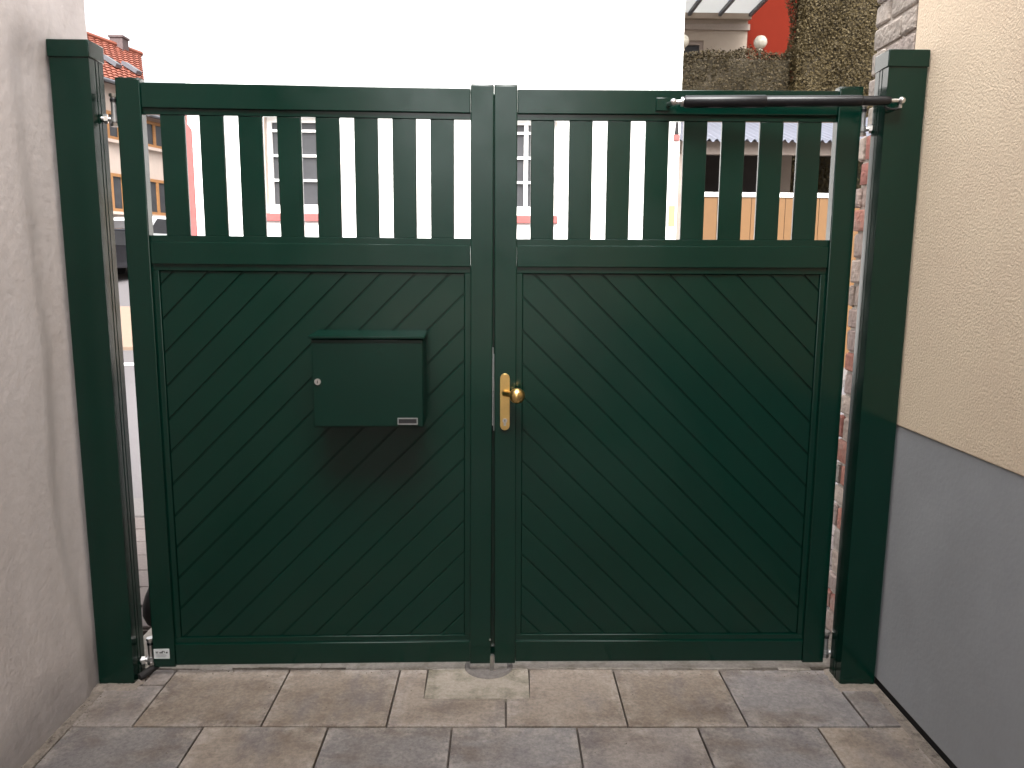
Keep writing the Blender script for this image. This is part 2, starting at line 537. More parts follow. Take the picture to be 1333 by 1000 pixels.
row_y = [2.712, 2.346] + [2.346 - SW * k for k in range(1, 9)]
edges1 = [-1.418, -1.214, -0.790, -0.375, 0.022, 0.429, 0.832, 1.238, 1.350]
cols1 = [PINK, BROWN, BROWN, BEIGE, BEIGE, BROWN, LILAC, LILAC]
edges2 = [-1.412, -0.977, -0.566, -0.157, 0.257, 0.660, 1.062, 1.350]
cols2 = [GREY, BEIGE, GREY, LILAC, PINK, LILAC, TAN]
BX0, BX1, BY0 = -0.268, 0.108, 2.512      # the cement block let into the first row
for i, c in enumerate(cols1):
    a, b = edges1[i], edges1[i + 1]
    y0, y1 = row_y[1], row_y[0]
    g = 0.0032
    if i == 3:
        slab(a, b, y0, y1, c, [(a + g, y0 + g), (b - g, y0 + g), (b - g, BY0 - g), (BX0 - g, BY0 - g), (BX0 - g, y1 - g), (a + g, y1 - g)])
    elif i == 4:
        slab(a, b, y0, y1, c, [(a + g, y0 + g), (b - g, y0 + g), (b - g, y1 - g), (BX1 + g, y1 - g), (BX1 + g, BY0 - g), (a + g, BY0 - g)])
    elif i == 0:
        slab(a, b, y0, 2.60, c)
        slab(-1.30, b, 2.60, y1, c)
    elif i == 7:
        slab(a, b, y0, 2.565, c)
    else:
        slab(a, b, y0, y1, c)
pal = [PINK, BROWN, BEIGE, GREY, TAN, LILAC]
for k in range(1, len(row_y) - 1):
    y1, y0 = row_y[k], row_y[k + 1]
    ed = edges2 if k % 2 == 1 else edges1
    for i in range(len(ed) - 1):
        slab(ed[i], ed[i + 1], y0, y1, cols2[i] if k == 1 else random.choice(pal))
blk = MB()
blk.box(BX0, BX1, BY0, 2.718, -0.05, -0.001, 0.004)
blk.build('cement_block', M['old_cement'], floor)

# rough mortar worked round the post feet
for (xa, xb) in ((-1.462, -1.300), (1.225, 1.385)):
    bm = bmesh.new()
    g_ = []
    for i in range(15):
        rw_ = []
        for j in range(17):
            x_ = xa + (xb - xa) * i / 14
            y_ = 2.560 + (2.715 - 2.560) * j / 16
            e_ = min(i, 14 - i, j, 16 - j)
            h_ = -.006 if e_ == 0 else .0015 + .0045 * random.random()
            rw_.append(bm.verts.new((x_ + (random.uniform(-.004, .004) if e_ else random.uniform(-.009, .009)), y_ + random.uniform(-.004, .004), h_)))
        g_.append(rw_)
    for i in range(14):
        for j in range(16):
            bm.faces.new((g_[i][j], g_[i + 1][j], g_[i + 1][j + 1], g_[i][j + 1]))
    mc = MB()
    mc.bm.free()
    mc.bm = bm
    mc.build('mortar_collar', M['mortar'], floor, sharp=60)
# crumbs of grit and mortar lying along the walls, the threshold and the joints
gm = MB()
rg = random.Random(11)
for k in range(900):
    q = rg.random()
    if q < .28:
        x_, y_ = -1.445 + abs(rg.gauss(0, .03)), rg.uniform(1.9, 2.58)
    elif q < .52:
        x_, y_ = 1.378 - abs(rg.gauss(0, .03)), rg.uniform(1.9, 2.58)
    elif q < .80:
        x_, y_ = rg.uniform(-1.28, 1.22), 2.708 - abs(rg.gauss(0, .02))
    elif q < .90:
        x_, y_ = rg.uniform(-1.4, 1.34), 2.346 + rg.gauss(0, .008)
    else:
        x_, y_ = rg.uniform(-1.4, 1.34), rg.uniform(1.9, 2.7)
    r_ = rg.uniform(.0008, .0026) * (1.5 if rg.random() < .05 else 1)
    bmesh.ops.create_icosphere(gm.bm, subdivisions=1, radius=r_, matrix=Matrix.Translation((x_, y_, r_ * .4)) @ Matrix.Diagonal((rg.uniform(.7, 1.4), rg.uniform(.7, 1.4), .7, 1)))
tag(gm.build('grit', M['mortar'], floor), kind='stuff')

# street in front of the gate
pav = tag(MB().box(-30, 30, 3.052, 4.50, -0.055, -0.02).build('pavement', M['joint'], smooth=False), kind='structure')
st = MB().box(-0.096, 0.096, -0.096, 0.096, -0.03, 0.0, 0.005).build('paving_stone', M['pave'], pav, loc=(-3.3, 3.16, -0.002))
st.color = (.085, .069, .065, 1)
for i in range(12):
    for j in range(7):
        if i + j == 0:
            continue
        b = random.uniform(.85, 1.12)
        share(st, 'paving_stone', pav, (-3.3 + .2 * i + .1 * (j % 2), 3.16 + .2 * j, -0.002 + random.uniform(-.002, .002)), 0, (.088 * b, .071 * b, .066 * b))
far = MB()
for i in range(34):
    for j in range(7):
        far.box(-1.0 + .2 * i + .1 * (j % 2) + .1 - .096, -1.0 + .2 * i + .1 * (j % 2) + .1 + .096, 3.16 + .2 * j - .096, 3.16 + .2 * j + .096, -0.03, -0.002)
o = far.build('paving_stones', M['pave'], pav, smooth=False)
o.color = (.086, .070, .066, 1)
tag(o, kind='stuff')
kb = tag(MB().box(-30, 30, 4.503, 4.85, -0.12, -0.004, 0.01).build('kerb', M['kerb']), kind='structure')
tag(MB().quad((-60, 4.85, -0.052), (60, 4.85, -0.052), (60, 10.0, -0.052), (-60, 10.0, -0.052)).build('street', M['asphalt'], smooth=False), kind='structure')
tag(MB().box(-4.30, 40, 9.9, 11.05, -0.3, 0.06, 0.01).build('far_pavement', M['kerb']), kind='structure')
# side street beside the white house, climbing gently to the left rear
ss = MB()
ss.quad((-60, 10.0, -0.05), (-4.3, 10.0, -0.05), (-4.3, 13.2, -0.046), (-60, 13.2, -0.046))
ss.quad((-60, 13.2, -0.046), (-4.3, 13.2, -0.046), (2, 60, 4.40), (-70, 60, 4.40))
ss.quad((-70, 60, 4.40), (2, 60, 4.40), (30, 200, 4.6), (-120, 200, 4.6))
tag(ss.build('side_street', M['asphalt'], smooth=False), kind='structure')
tag(MB().quad((-12, 11.55, -0.042), (-4.6, 11.55, -0.042), (-4.6, 11.85, -0.042), (-12, 11.85, -0.042)).build('stop_line', M['marking'], smooth=False), kind='structure')
sp = MB()
sp.prism([(-12.5, 13.4, -.10), (-5.6, 13.4, -.10), (-5.6, 13.4, .03), (-12.5, 13.4, .03)], (0, 4.6, .4372))
tag(sp.build('sandstone_paving', M['peach'], smooth=False), kind='structure')

# ------------------------------------------------------------------ passage walls
from mathutils import noise as mnoise


def smooth(a, b, x):
    k = min(1, max(0, (x - a) / (b - a)))
    return k * k * (3 - 2 * k)


bm = bmesh.new()
ys = [-9, -6, -3, -1.5, -.5] + [0 + .045 * i for i in range(52)] + [2.36 + .0145 * i for i in range(35)]
zs = [-.05 + .04 * i for i in range(80)] + [3.3, 3.7, 4.2, 5.0]
gridv = []
for y in ys:
    rowv = []
    for z in zs:
        n1 = mnoise.noise(Vector((y * 1.3, z * 1.1, 3.1)))
        n2 = mnoise.noise(Vector((y * 5.0, z * 4.0, 8.2)))
        edge = 2.455 + .030 * mnoise.noise(Vector((1.7, z * 1.9, 0))) + .115 * (1 - smooth(.05, .75, z)) - .02 * smooth(1.6, 2.1, z)
        rec = .017 * smooth(edge - .045, edge + .055, y) * (1 - smooth(2.10, 2.26, z))
        rough_ = .0022 * mnoise.noise(Vector((y * 38, z * 30, 1.0))) * smooth(edge - .02, edge + .05, y)
        foot = .004 * (1 - smooth(0, .10, z))
        rowv.append(bm.verts.new((-1.4525 + .0035 * n1 + .0012 * n2 - rec + rough_ + foot, y, z)))
    gridv.append(rowv)
for A_, B_ in zip(gridv, gridv[1:]):
    for j in range(len(zs) - 1):
        bm.faces.new((A_[j], B_[j], B_[j + 1], A_[j + 1]))
back = [bm.verts.new(p) for p in ((-2.2, -9, -.05), (-2.2, 2.855, -.05), (-2.2, 2.855, 5.0), (-2.2, -9, 5.0))]
bm.faces.new(back)
bm.faces.new([gridv[-1][j] for j in range(len(zs))] + [back[2], back[1]])
bm.faces.new([gridv[0][j] for j in range(len(zs))] + [back[3], back[0]])
bm.faces.new([r_[-1] for r_ in gridv] + [back[2], back[3]])
lw = MB()
lw.bm.free()
lw.bm = bm
wl = tag(lw.build('plaster_wall', M['plaster'], sharp=40), 'grey beige plastered house wall left of the green gate, stained along its foot', 'wall')

rw = empty('rendered_wall', (1.385, 2.71, 0))
tag(rw, 'cream textured house wall with smooth grey plinth right of the green gate', 'wall')
p0 = Vector((1.385, 2.71, 0))
MB().box(1.385 - p0.x, 2.2 - p0.x, -9 - p0.y, 2.715 - p0.y, 0.972, 5.0, 0.004).build('upper_render', M['cream'], rw, smooth=False)
MB().box(1.389 - p0.x, 2.2 - p0.x, -9 - p0.y, 2.712 - p0.y, 0.022, 0.9715).build('plinth', M['grey_render'], rw, smooth=False)
MB().box(1.396 - p0.x, 2.2 - p0.x, -9 - p0.y, 2.70 - p0.y, -0.05, 0.0215).build('plinth_gap', M['dark'], rw, smooth=False)
# bare brick end of the wall
pier = MB().box(1.396 - p0.x, 2.15 - p0.x, 0.006, 0.300, -0.05, 4.98).build('mortar_core', M['lime'], rw, smooth=False)
MB().box(1.396 - p0.x, 2.15 - p0.x, 0.301, 0.345, -0.05, 1.99).build('mortar_core', M['lime'], rw, smooth=False)
z = 0.0
row = 0
bricks = [(0.36, 0.27, 0.235), (0.33, 0.25, 0.225), (0.30, 0.115, 0.090), (0.40, 0.32, 0.27), (0.36, 0.15, 0.11), (0.37, 0.29, 0.245), (0.33, 0.28, 0.25)]
while z < 4.15:
    hgt = random.choice([0.083, 0.092, 0.100])
    rag = random.uniform(.338, .375) if z < 1.98 else random.uniform(.306, .322)
    cuts = [0.010, 0.205, rag] if row % 2 == 0 else [0.010, 0.108, 0.318, rag + .01]
    if len(cuts) == 4 and rag < .352:
        cuts = [0.010, 0.108, rag]
    for a, b in zip(cuts, cuts[1:]):
        px = random.uniform(-.004, .004)
        mb = MB()
        mb.box(-0.02, 0.10, a + .005, b - .005, -hgt / 2 + .005, hgt / 2 - .005, 0.009, seg=2)
        for v in mb.bm.verts:
            v.co += Vector((random.uniform(-.002, .002), random.uniform(-.002, .002), random.uniform(-.002, .002)))
        o = mb.build('brick', M['brick'], rw, loc=(0.018 + px, 0, z + hgt / 2))
        k = random.random()
        c = random.choice(bricks) if z < 1.95 else random.choice([(.31, .27, .235), (.27, .235, .21), (.34, .295, .255), (.30, .25, .225)])
        o.color = (c[0], c[1], c[2], 1)
    z += hgt
    row += 1

# unseen flat roof added behind the viewer to block overhead light, wall to wall
pr_ = empty('added_shade_roof', (0, -3.0, 4.1))
tag(pr_, 'unseen flat boarded roof added to shade the passage between the plastered and the cream wall', 'roof')
MB().box(-1.449, 1.382, SHADE_ROOF_Y0 + 3.0, SHADE_ROOF_Y1 + 3.0, 0.10, 0.16).build('deck', M['beam'], pr_, smooth=False)
for k in range(6):
    yy = SHADE_ROOF_Y0 + 3.3 + (SHADE_ROOF_Y1 - SHADE_ROOF_Y0 - .6) * k / 5
    MB().box(-1.448, 1.381, yy - .04, yy + .04, -0.06, 0.099, .004).build('joist', M['beam'], pr_)
MB().box(-1.447, 1.380, SHADE_ROOF_Y1 + 3.001, SHADE_ROOF_Y1 + 3.03, -0.02, 0.18, .004).build('fascia', M['beam'], pr_)

# ------------------------------------------------------------------ posts
def post(x0, x1, side, label):
    """front face y=2.603, grooved side facing the opening"""
    y0, y1 = 2.603, 2.692
    t = empty('gate_post', ((x0 + x1) / 2, y0, 0))
    tag(t, label, 'post', 'green gate posts')
    hw = (x1 - x0) / 2
    d = y1 - y0
    prof = [(-hw, 0), (hw, 0)]
    gr = [(0.40, 0.07), (0.62, 0.06)]           # grooves cut in the inner side face
    inner = [(hw, 0)]
    for a, wd in gr:
        inner += [(hw, a * d), (hw - .004, a * d + .001), (hw - .004, (a + wd) * d - .001), (hw, (a + wd) * d)]
    inner += [(hw, d)]
    poly = [(-hw, 0)] + inner + [(-hw, d)]
    if side < 0:
        poly = [(-x, y) for x, y in poly]
    mb = MB()
    mb.prism([(x, y, 0.001) for x, y in poly], (0, 0, 2.165))
    mb.build('shaft', M['green'], t)
    c = MB()
    c.box(-hw - .004, hw + .004, -.004, d + .004, 2.160, 2.214, 0.003)
    c.build('post_cap', M['green'], t)
    return t


pl = post(-1.451, -1.325, 1, 'green square gate post with flat cap against the grey beige plastered wall')
pr = post(1.249, 1.376, -1, 'green square gate post with flat cap against the cream and grey wall')
# the little foot of black tubing beside the left post
tb = MB()
tb.path([(-1.318, 2.628, 0.012), (-1.305, 2.650, 0.016), (-1.292, 2.676, 0.021), (-1.281, 2.697, 0.026)], 0.0135, 14)
tag(tb.build('conduit_stub', M['rubber']), 'short black plastic conduit stub lying at the foot of the left green post', 'conduit')

# ------------------------------------------------------------------ gate leaves
Z_ST0, Z_ST1 = 0.030, 2.110
RT0, RT1 = 2.019, 2.099
MR0, MR1 = 1.507, 1.582
BR0, BR1 = 0.036, 0.119
T = 0.042


def clip(poly, nx, nz, c, keep_less):
    outp = []
    for i in range(len(poly)):
        p, q = poly[i], poly[(i + 1) % len(poly)]
        dp = nx * p[0] + nz * p[1] - c
        dq = nx * q[0] + nz * q[1] - c
        if not keep_less:
            dp, dq = -dp, -dq
        if dp <= 0:
            outp.append(p)
        if (dp < 0 < dq) or (dq < 0 < dp):
            k = dp / (dp - dq)
            outp.append((p[0] + k * (q[0] - p[0]), p[1] + k * (q[1] - p[1])))
    return outp


def leaf(sign, x0, W, slat0, pitch, nx, phase, rz, ry, label, y0):
    """sign -1: leaf runs to the left of its meeting edge; +1: to the right"""
    t = empty('gate_leaf', (x0, y0, 0), rz, ry)
    tag(t, label, 'gate', 'leaves of the green double gate')
    g = M['green']
    SWD = 0.080

    def X(a, b):                       # local span measured from the meeting edge
        return (a, b) if sign > 0 else (-b, -a)
    a, b = X(0, SWD - .002)
    for (a, b) in (X(0, SWD - .002), X(W - SWD, W)):
        mb = MB()
        mb.box(a, b, 0, T, Z_ST0, Z_ST1, 0.0035)
        s_ = mb.build('stile', g, t)
        cp = MB().box(a + .001, b - .001, 0.001, T - .001, Z_ST1 - .001, Z_ST1 + .0025, 0.001)
        cp.build('end_cap', g, s_)
    ia, ib = X(SWD - .002, W - SWD)
    for (z0, z1) in ((RT0, RT1), (MR0, MR1), (BR0, BR1)):
        MB().box(ia + .0006, ib - .0006, 0.003, T - .003, z0, z1, 0.003).build('rail', g, t)
    # narrow channels that hold the slats and frame the boarded panel
    for (z0, z1) in ((1.999, RT0 + .006), (MR1 - .006, 1.604)):
        MB().box(ia - .006, ib + .006, 0.012, T - .012, z0, z1, 0.002).build('slat_channel', g, t)
    pz0, pz1 = BR1 + .001, MR0 - .001
    bw = 0.021
    for (xa, xb, z0, z1) in ((ia - .006, ib + .006, pz0 - .006, pz0 + bw), (ia - .006, ib + .006, pz1 - bw, pz1 + .006),
                             (ia - .006, ia + bw, pz0 + bw - .001, pz1 - bw + .001), (ib - bw, ib + .006, pz0 + bw - .001, pz1 - bw + .001)):
        MB().box(xa, xb, 0.0115 if z1 - z0 < .1 else 0.0118, T - .0115, z0, z1, 0.0025).build('bead', g, t)
    # slats
    sl = MB().box(0, 0.0805, 0.0145, 0.0290, 1.603, 2.000, 0.003).build('slat', g, t)
    for k in range(8):
        xs = slat0 + k * pitch
        if k == 0:
            sl.location = (xs, 0, 0)
        else:
            share(sl, 'slat', t, (xs, 0, 0))
    # diagonal boards
    MB().box(ia - .004, ib + .004, 0.0225, 0.029, pz0 - .003, pz1 + .003).build('panel_backing', g, t, smooth=False)
    rect = [(ia + bw, pz0 + bw), (ib - bw, pz0 + bw), (ib - bw, pz1 - bw), (ia + bw, pz1 - bw)]
    nz = 1.0 if sign > 0 else -1.0
    PD = 0.1185
    lo = min(p[0] + nz * p[1] for p in rect)
    hi = max(p[0] + nz * p[1] for p in rect)
    k0 = math.floor((lo - phase) / PD)
    k = k0
    GW = 0.0046
    while phase + k * PD < hi:
        pol = clip(rect, 1, nz, phase + k * PD + GW / 2, False)
        pol = clip(pol, 1, nz, phase + (k + 1) * PD - GW / 2, True) if len(pol) > 2 else []
        k += 1
        if len(pol) < 3:
            continue
        xs = [p[0] for p in pol]
        if max(xs) - min(xs) < .012:
            continue
        MB().prism([(p[0], 0.0185, p[1]) for p in pol], (0, 0.0085, 0), 0.0021, 1).build('panel_board', g, t)
    return t


QL, QR = -0.034, -0.0194
left = leaf(-1, QL, 1.2466, -1.1135, 0.1284, 1, -2.615 + 0.034 + 0.0, 0.0269, 0.0016,
            'left leaf of the green double gate, the one carrying the mailbox', 2.697)
right = leaf(+1, QR, 1.2445, 0.1245, 0.1303, 1, 1.603 + 0.0194, -0.0022, -0.0050,
             'right leaf of the green double gate, the one with the brass knob', 2.698)

# meeting strip, lock plates and brass handle on the right leaf
MB().box(-0.030, 0.012, T + .001, T + .008, 0.04, 2.09, 0.002).build('meeting_strip', M['green'], right)
lk = MB().box(-0.0032, -0.0006, 0.008, 0.028, 0.925, 1.20, 0.0006).build('lock_faceplate', M['zinc_dull'], right)
MB().box(-0.011, -0.0033, 0.010, 0.026, 1.070, 1.118, 0.001).build('latch', M['zinc'], lk)
MB().box(0.0006, 0.0035, 0.004, 0.026, 0.945, 1.225, 0.0006).build('strike_plate', M['zinc_dull'], left)
hp = empty('door_knob', (0.0375, -0.0005, 1.033))
hp.parent = right
mb = MB()
n = 14
pts = [(0.0168 * math.cos(math.pi * i / n), 0, 0.086 + 0.0168 * math.sin(math.pi * i / n)) for i in range(n + 1)]
pts += [(0.0168 * math.cos(math.pi + math.pi * i / n), 0, -0.086 + 0.0168 * math.sin(math.pi + math.pi * i / n)) for i in range(n + 1)]
mb.prism(pts, (0, -0.009, 0), 0.002, 2)
pt_ = mb.build('backplate', M['brass'], hp)
mb = MB().lathe((0.0, -0.008, 0.032), (0.72, -1, 0.0), [(0, .0125), (.010, .0115), (.022, .0105), (.038, .0115), (.046, .014)], 24)
mb.build('knob_neck', M['brass'], hp, sharp=45)
mb = MB().lathe((0.029, -0.0435, 0.032), (0.72, -1, 0.0), [(0, .011), (.002, .0155), (.006, .0210), (.012, .0250), (.020, .0272), (.028, .0272), (.035, .0250), (.041, .0205), (.0455, .0135), (.0475, .006), (.048, .001)], 36)
mb.build('knob', M['brass'], hp, sharp=60)
mb = MB().tube((0, -0.0085, -0.067), (0, -0.0125, -0.067), 0.0085, n=24).box(-.0045, .0045, -.0125, -.0085, -.086, -.069, .001)
mb.build('lock_cylinder', M['zinc'], hp)
MB().box(-.001, .001, -.0132, -.0127, -.070, -.063).build('keyhole', M['dark'], hp)
for zz in (0.080, 0.008):
    MB().tube((0, -.0088, zz), (0, -.0108, zz), .004, n=12).build('screw', M['brass'], hp)

# drop bolt on the left leaf
MB().tube((0.004, 0.006, -0.004), (0.004, 0.006, 0.062), 0.0085, n=16).build('drop_bolt', M['zinc'], left)
MB().tube((-0.003, -0.001, 0.128), (-0.003, -0.004, 0.128), 0.0035, n=12).build('screw_head', M['zinc'], left)

# maker's sticker: small grey plate with a row of dark marks
skr = MB().box(-1.2430, -1.1860, -0.0014, -0.0003, 0.065, 0.104, 0.0004).build('sticker', M['sticker'], left)
mk = MB()
for (xa, xb, za, zb) in ((-1.236, -1.226, .0905, .0935), (-1.2325, -1.2295, .085, .0905), (-1.222, -1.213, .0865, .0915), (-1.2135, -1.2095, .0865, .096), (-1.2095, -1.2035, .0935, .0965),
                         (-1.2055, -1.2025, .0885, .0935), (-1.199, -1.192, .0865, .0925)):
    mk.box(xa, xb, -0.0021, -0.0015, za, zb)
mk.build('printed_mark', M['print'], skr, smooth=False)
mk = MB()
for k in range(3):
    mk.box(-1.234, -1.200 + .004 * (k % 2), -0.0021, -0.0015, .081 - .004 * k, .0818 - .004 * k)
mk.build('printed_lines', M['grey_metal'], skr, smooth=False)


def hinge(leafobj, lx, zc, pdir, zflip, label_mat):
    """adjustable eye-bolt hinge between leaf and post (part of the leaf)"""
    h = empty('hinge', (lx, 0.016, zc))
    h.parent = leafobj
    mz = M['zinc_dull'] if label_mat == 'dull' else M['zinc']
    mb = MB().tube((0, 0, -0.044), (0, 0, 0.040), 0.0105, n=18)
    mb.build('barrel', mz, h)
    for k, (za, zb) in enumerate(((0.040, 0.050), (-0.054, -0.044))):
        MB().tube((0, 0, za), (0, 0, zb), 0.0145, n=6).build('hex_nut', M['zinc'], h)
    mb = MB()
    zz = -0.032
    mb.tube((0, 0, zz - .008), (0, 0, zz + .008), 0.0155, n=18)
    mb.tube((-pdir * .004, 0, zz), (pdir * 0.040, -.018, zz), 0.0075, n=14)
    mb.build('eye_bolt', M['zinc_dull'], h)
    mb = MB().tube((pdir * .018, -.012, zz), (pdir * .029, -.016, zz), 0.0155, n=6)
    mb.build('lock_nut', M['zinc'], h)
    mb = MB().tube((0, 0, 0.024), (0, 0, 0.034), 0.0125, n=18)
    mb.build('clamp_ring', M['black'], h)
    return h


hinge(left, -1.2466 - 0.0135, 2.012, -1, True, 'dull')
hinge(left, -1.2466 - 0.0135, 0.090, -1, True, 'zinc')
hinge(right, 1.2445 + 0.0105, 2.008, 1, True, 'dull')
hinge(right, 1.2445 + 0.0105, 0.100, 1, True, 'dull')

# ------------------------------------------------------------------ mailbox hung on the left leaf
mbx = empty('mailbox', (-0.4525, 2.688, 0.966), 0.0269)
tag(mbx, 'green metal mailbox hung on the boards of the left gate leaf', 'mailbox')
g = M['green_box']
MB().box(-0.186, 0.186, -0.128, 0.018, 0.0, 0.300, 0.003).build('body', g, mbx)
MB().box(-0.181, 0.183, -0.1325, -0.1285, 0.006, 0.288, 0.0012).build('front_door', g, mbx)
MB().prism([(-0.194, -0.142, 0.303), (-0.194, -0.142, 0.313), (-0.194, 0.016, 0.318), (-0.194, 0.016, 0.303)], (0.386, 0, 0), 0.0025, 2).build('lid', g, mbx)
MB().tube((-0.166, -0.132, 0.158), (-0.166, -0.138, 0.158), 0.0105, n=24).build('lock', M['zinc'], mbx)
MB().box(-0.1672, -0.1648, -0.1388, -0.1382, 0.153, 0.163).build('keyhole', M['dark'], mbx)
nf = MB()
nf.box(0.098, 0.166, -0.136, -0.133, 0.031, 0.0345)
nf.box(0.098, 0.166, -0.136, -0.133, 0.0115, 0.0150)
nf.box(0.098, 0.1015, -0.136, -0.133, 0.0151, 0.0309)
nf.box(0.1625, 0.166, -0.136, -0.133, 0.0151, 0.0309)
nfo = nf.build('name_frame', M['zinc_dull'], mbx)
MB().box(0.102, 0.162, -0.1338, -0.1329, 0.0155, 0.0305).build('name_plate', M['dark'], mbx, smooth=False)

# ------------------------------------------------------------------ gate closer across the top of the right leaf
A = Vector((0.585, 2.652, 2.054))
B = Vector((1.292, 2.574, 2.050))
clo = empty('gate_closer', A)
tag(clo, 'black tubular gate closer spanning from the right leaf top rail to its post', 'gate closer')
d = (B - A)
L = d.length
u = d.normalized()
MB().lathe(u * 0.012, u, [(0, .012), (.004, .0185), (.008, .0198), (.262, .0198), (.266, .0185)], 28).build('cylinder', M['black'], clo)
MB().lathe(u * 0.2785, u, [(0, .0165), (.004, .0176), (.30, .0174), (.304, .0150), (L - .335, .0146), (L - .325, .0135), (L - .318, .010)], 28).build('sleeve', M['black'], clo)
mb = MB().tube(u * (L - .05), u * (L - .012), .0065, n=14)
mb.build('rod', M['zinc'], clo)
br = MB()
br.box(-0.070, -0.024, 0.0415, 0.0465, -0.021, 0.021, 0.002)
br.build('mounting_plate', M['green'], clo)
br = MB()
br.tube((-0.030, 0.042, 0.0), (-0.020, 0.006, 0.0), .0065, n=12)
br.tube((-0.020, 0.006, 0.0), u * 0.010, .0075, n=12)
br.sphere((-0.020, 0.004, 0.0), .0115)
br.tube(u * .004, u * .012, .0155, n=18)
br.build('ball_joint', M['zinc'], clo)
e = d
br = MB()
br.sphere(e + Vector((-0.006, 0.0, 0.0)), .0120)
br.tube(e + Vector((-0.006, 0, 0)), e + Vector((0.004, 0.031, 0)), .0075, n=12)
br.tube(e + Vector((-0.010, 0.0, -0.013)), e + Vector((-0.010, 0.0, -0.024)), .006, n=6)
br.build('ball_joint', M['zinc'], clo)
br = MB()
br.path([e + Vector((-0.060, .008, -.016)), e + Vector((-0.045, .004, -.026)), e + Vector((-0.025, .004, -.027)), e + Vector((-0.010, .008, -.021)), e + Vector((0.004, 0.026, -.016))], .004, 8)
br.build('retaining_clip', M['black'], clo)

# ------------------------------------------------------------------ floor stop under the meeting stiles
fs = MB().lathe((-0.042, 2.735, -0.004), (0, 0, 1), [(0, .094), (.005, .092), (.009, .086), (.010, .078), (.005, .071), (.0045, .02)], 40)
tag(fs.build('floor_stop', M['old_iron'], sharp=60), 'round grey metal floor stop let into the cement under the meeting stiles', 'gate stop')

# black rounded rubber stop on a thin stem standing just beyond the hinge stile
bo = empty('rubber_buffer', (-1.372, 2.90, -0.02))
tag(bo, 'black rounded rubber buffer standing low behind the left gate hinge', 'buffer')
MB().lathe((0, 0, 0.095), (0, 0, 1), [(0, .014), (.02, .034), (.055, .047), (.095, .046), (.135, .034), (.17, .018), (.185, .006)], 24).build('body', M['rubber'], bo, sharp=60)
MB().tube((0.012, 0, 0), (0.012, 0, .10), .009, n=12).build('stem', M['zinc_dull'], bo)
MB().tube((0.012, 0, 0), (0.012, 0, .012), .040, n=24).build('base_plate', M['zinc_dull'], bo)

# ------------------------------------------------------------------ white house across the street
YF = 11.0
wh = empty('white_house', (-0.95, YF, 0))
tag(wh, 'white rendered house across the street with red sills and glazing bar windows', 'house')
ox, oy = -0.95, YF
WX0, WX1, WZ = -4.32, 2.448, 7.4


def window_hole_wall(mb, x0, x1, z0, z1, holes, y0, y1):
    """a wall slab split round rectangular openings, butt jointed"""
    xs = sorted(set([x0, x1] + [h[0] for h in holes] + [h[1] for h in holes]))
    for a, b in zip(xs, xs[1:]):
        hs_ = sorted([h for h in holes if h[0] <= a + 1e-6 and h[1] >= b - 1e-6], key=lambda h: h[2])
        z = z0
        for h in hs_:
            mb.box(a, b, y0, y1, z, h[2])
            z = h[3]
        mb.box(a, b, y0, y1, z, z1)


wins = [(-3.290, -2.440, 2.185, 3.52), (-0.100, 0.752, 2.185, 3.52)]
wup = [(-3.290, -2.440, 5.45, 6.75), (-0.100, 0.752, 5.45, 6.75)]
wm = MB()
window_hole_wall(wm, WX0 - ox, WX1 - ox, -0.05, WZ, [(a - ox, b - ox, c, dd) for a, b, c, dd in wins + wup], 0, 0.35)
wm.build('front_wall', M['white_render'], wh, smooth=False)
wm = MB()
wm.box(WX0 - ox, WX0 + .3 - ox, 0.351, 7, -0.05, WZ)
wm.box(WX1 - .3 - ox, WX1 - ox, 0.351, 7, -0.05, WZ)
wm.box(WX0 + .301 - ox, WX1 - .301 - ox, 6.7, 7, -0.05, WZ)
wm.build('side_wall', M['white_render'], wh, smooth=False)
MB().box(WX0 + .301 - ox, WX1 - .301 - ox, 1.2, 1.3, 0, WZ - .1).build('inner_wall', M['beam'], wh, smooth=False)
MB().prism([(WX0 - .3 - ox, -.45, WZ + .001), (WX0 - .3 - ox, 3.5, WZ + 2.6), (WX0 - .3 - ox, 7.4, WZ + .001)], (WX1 - WX0 + .3, 0, 0)).build('roof', M['tile'], wh, smooth=False)
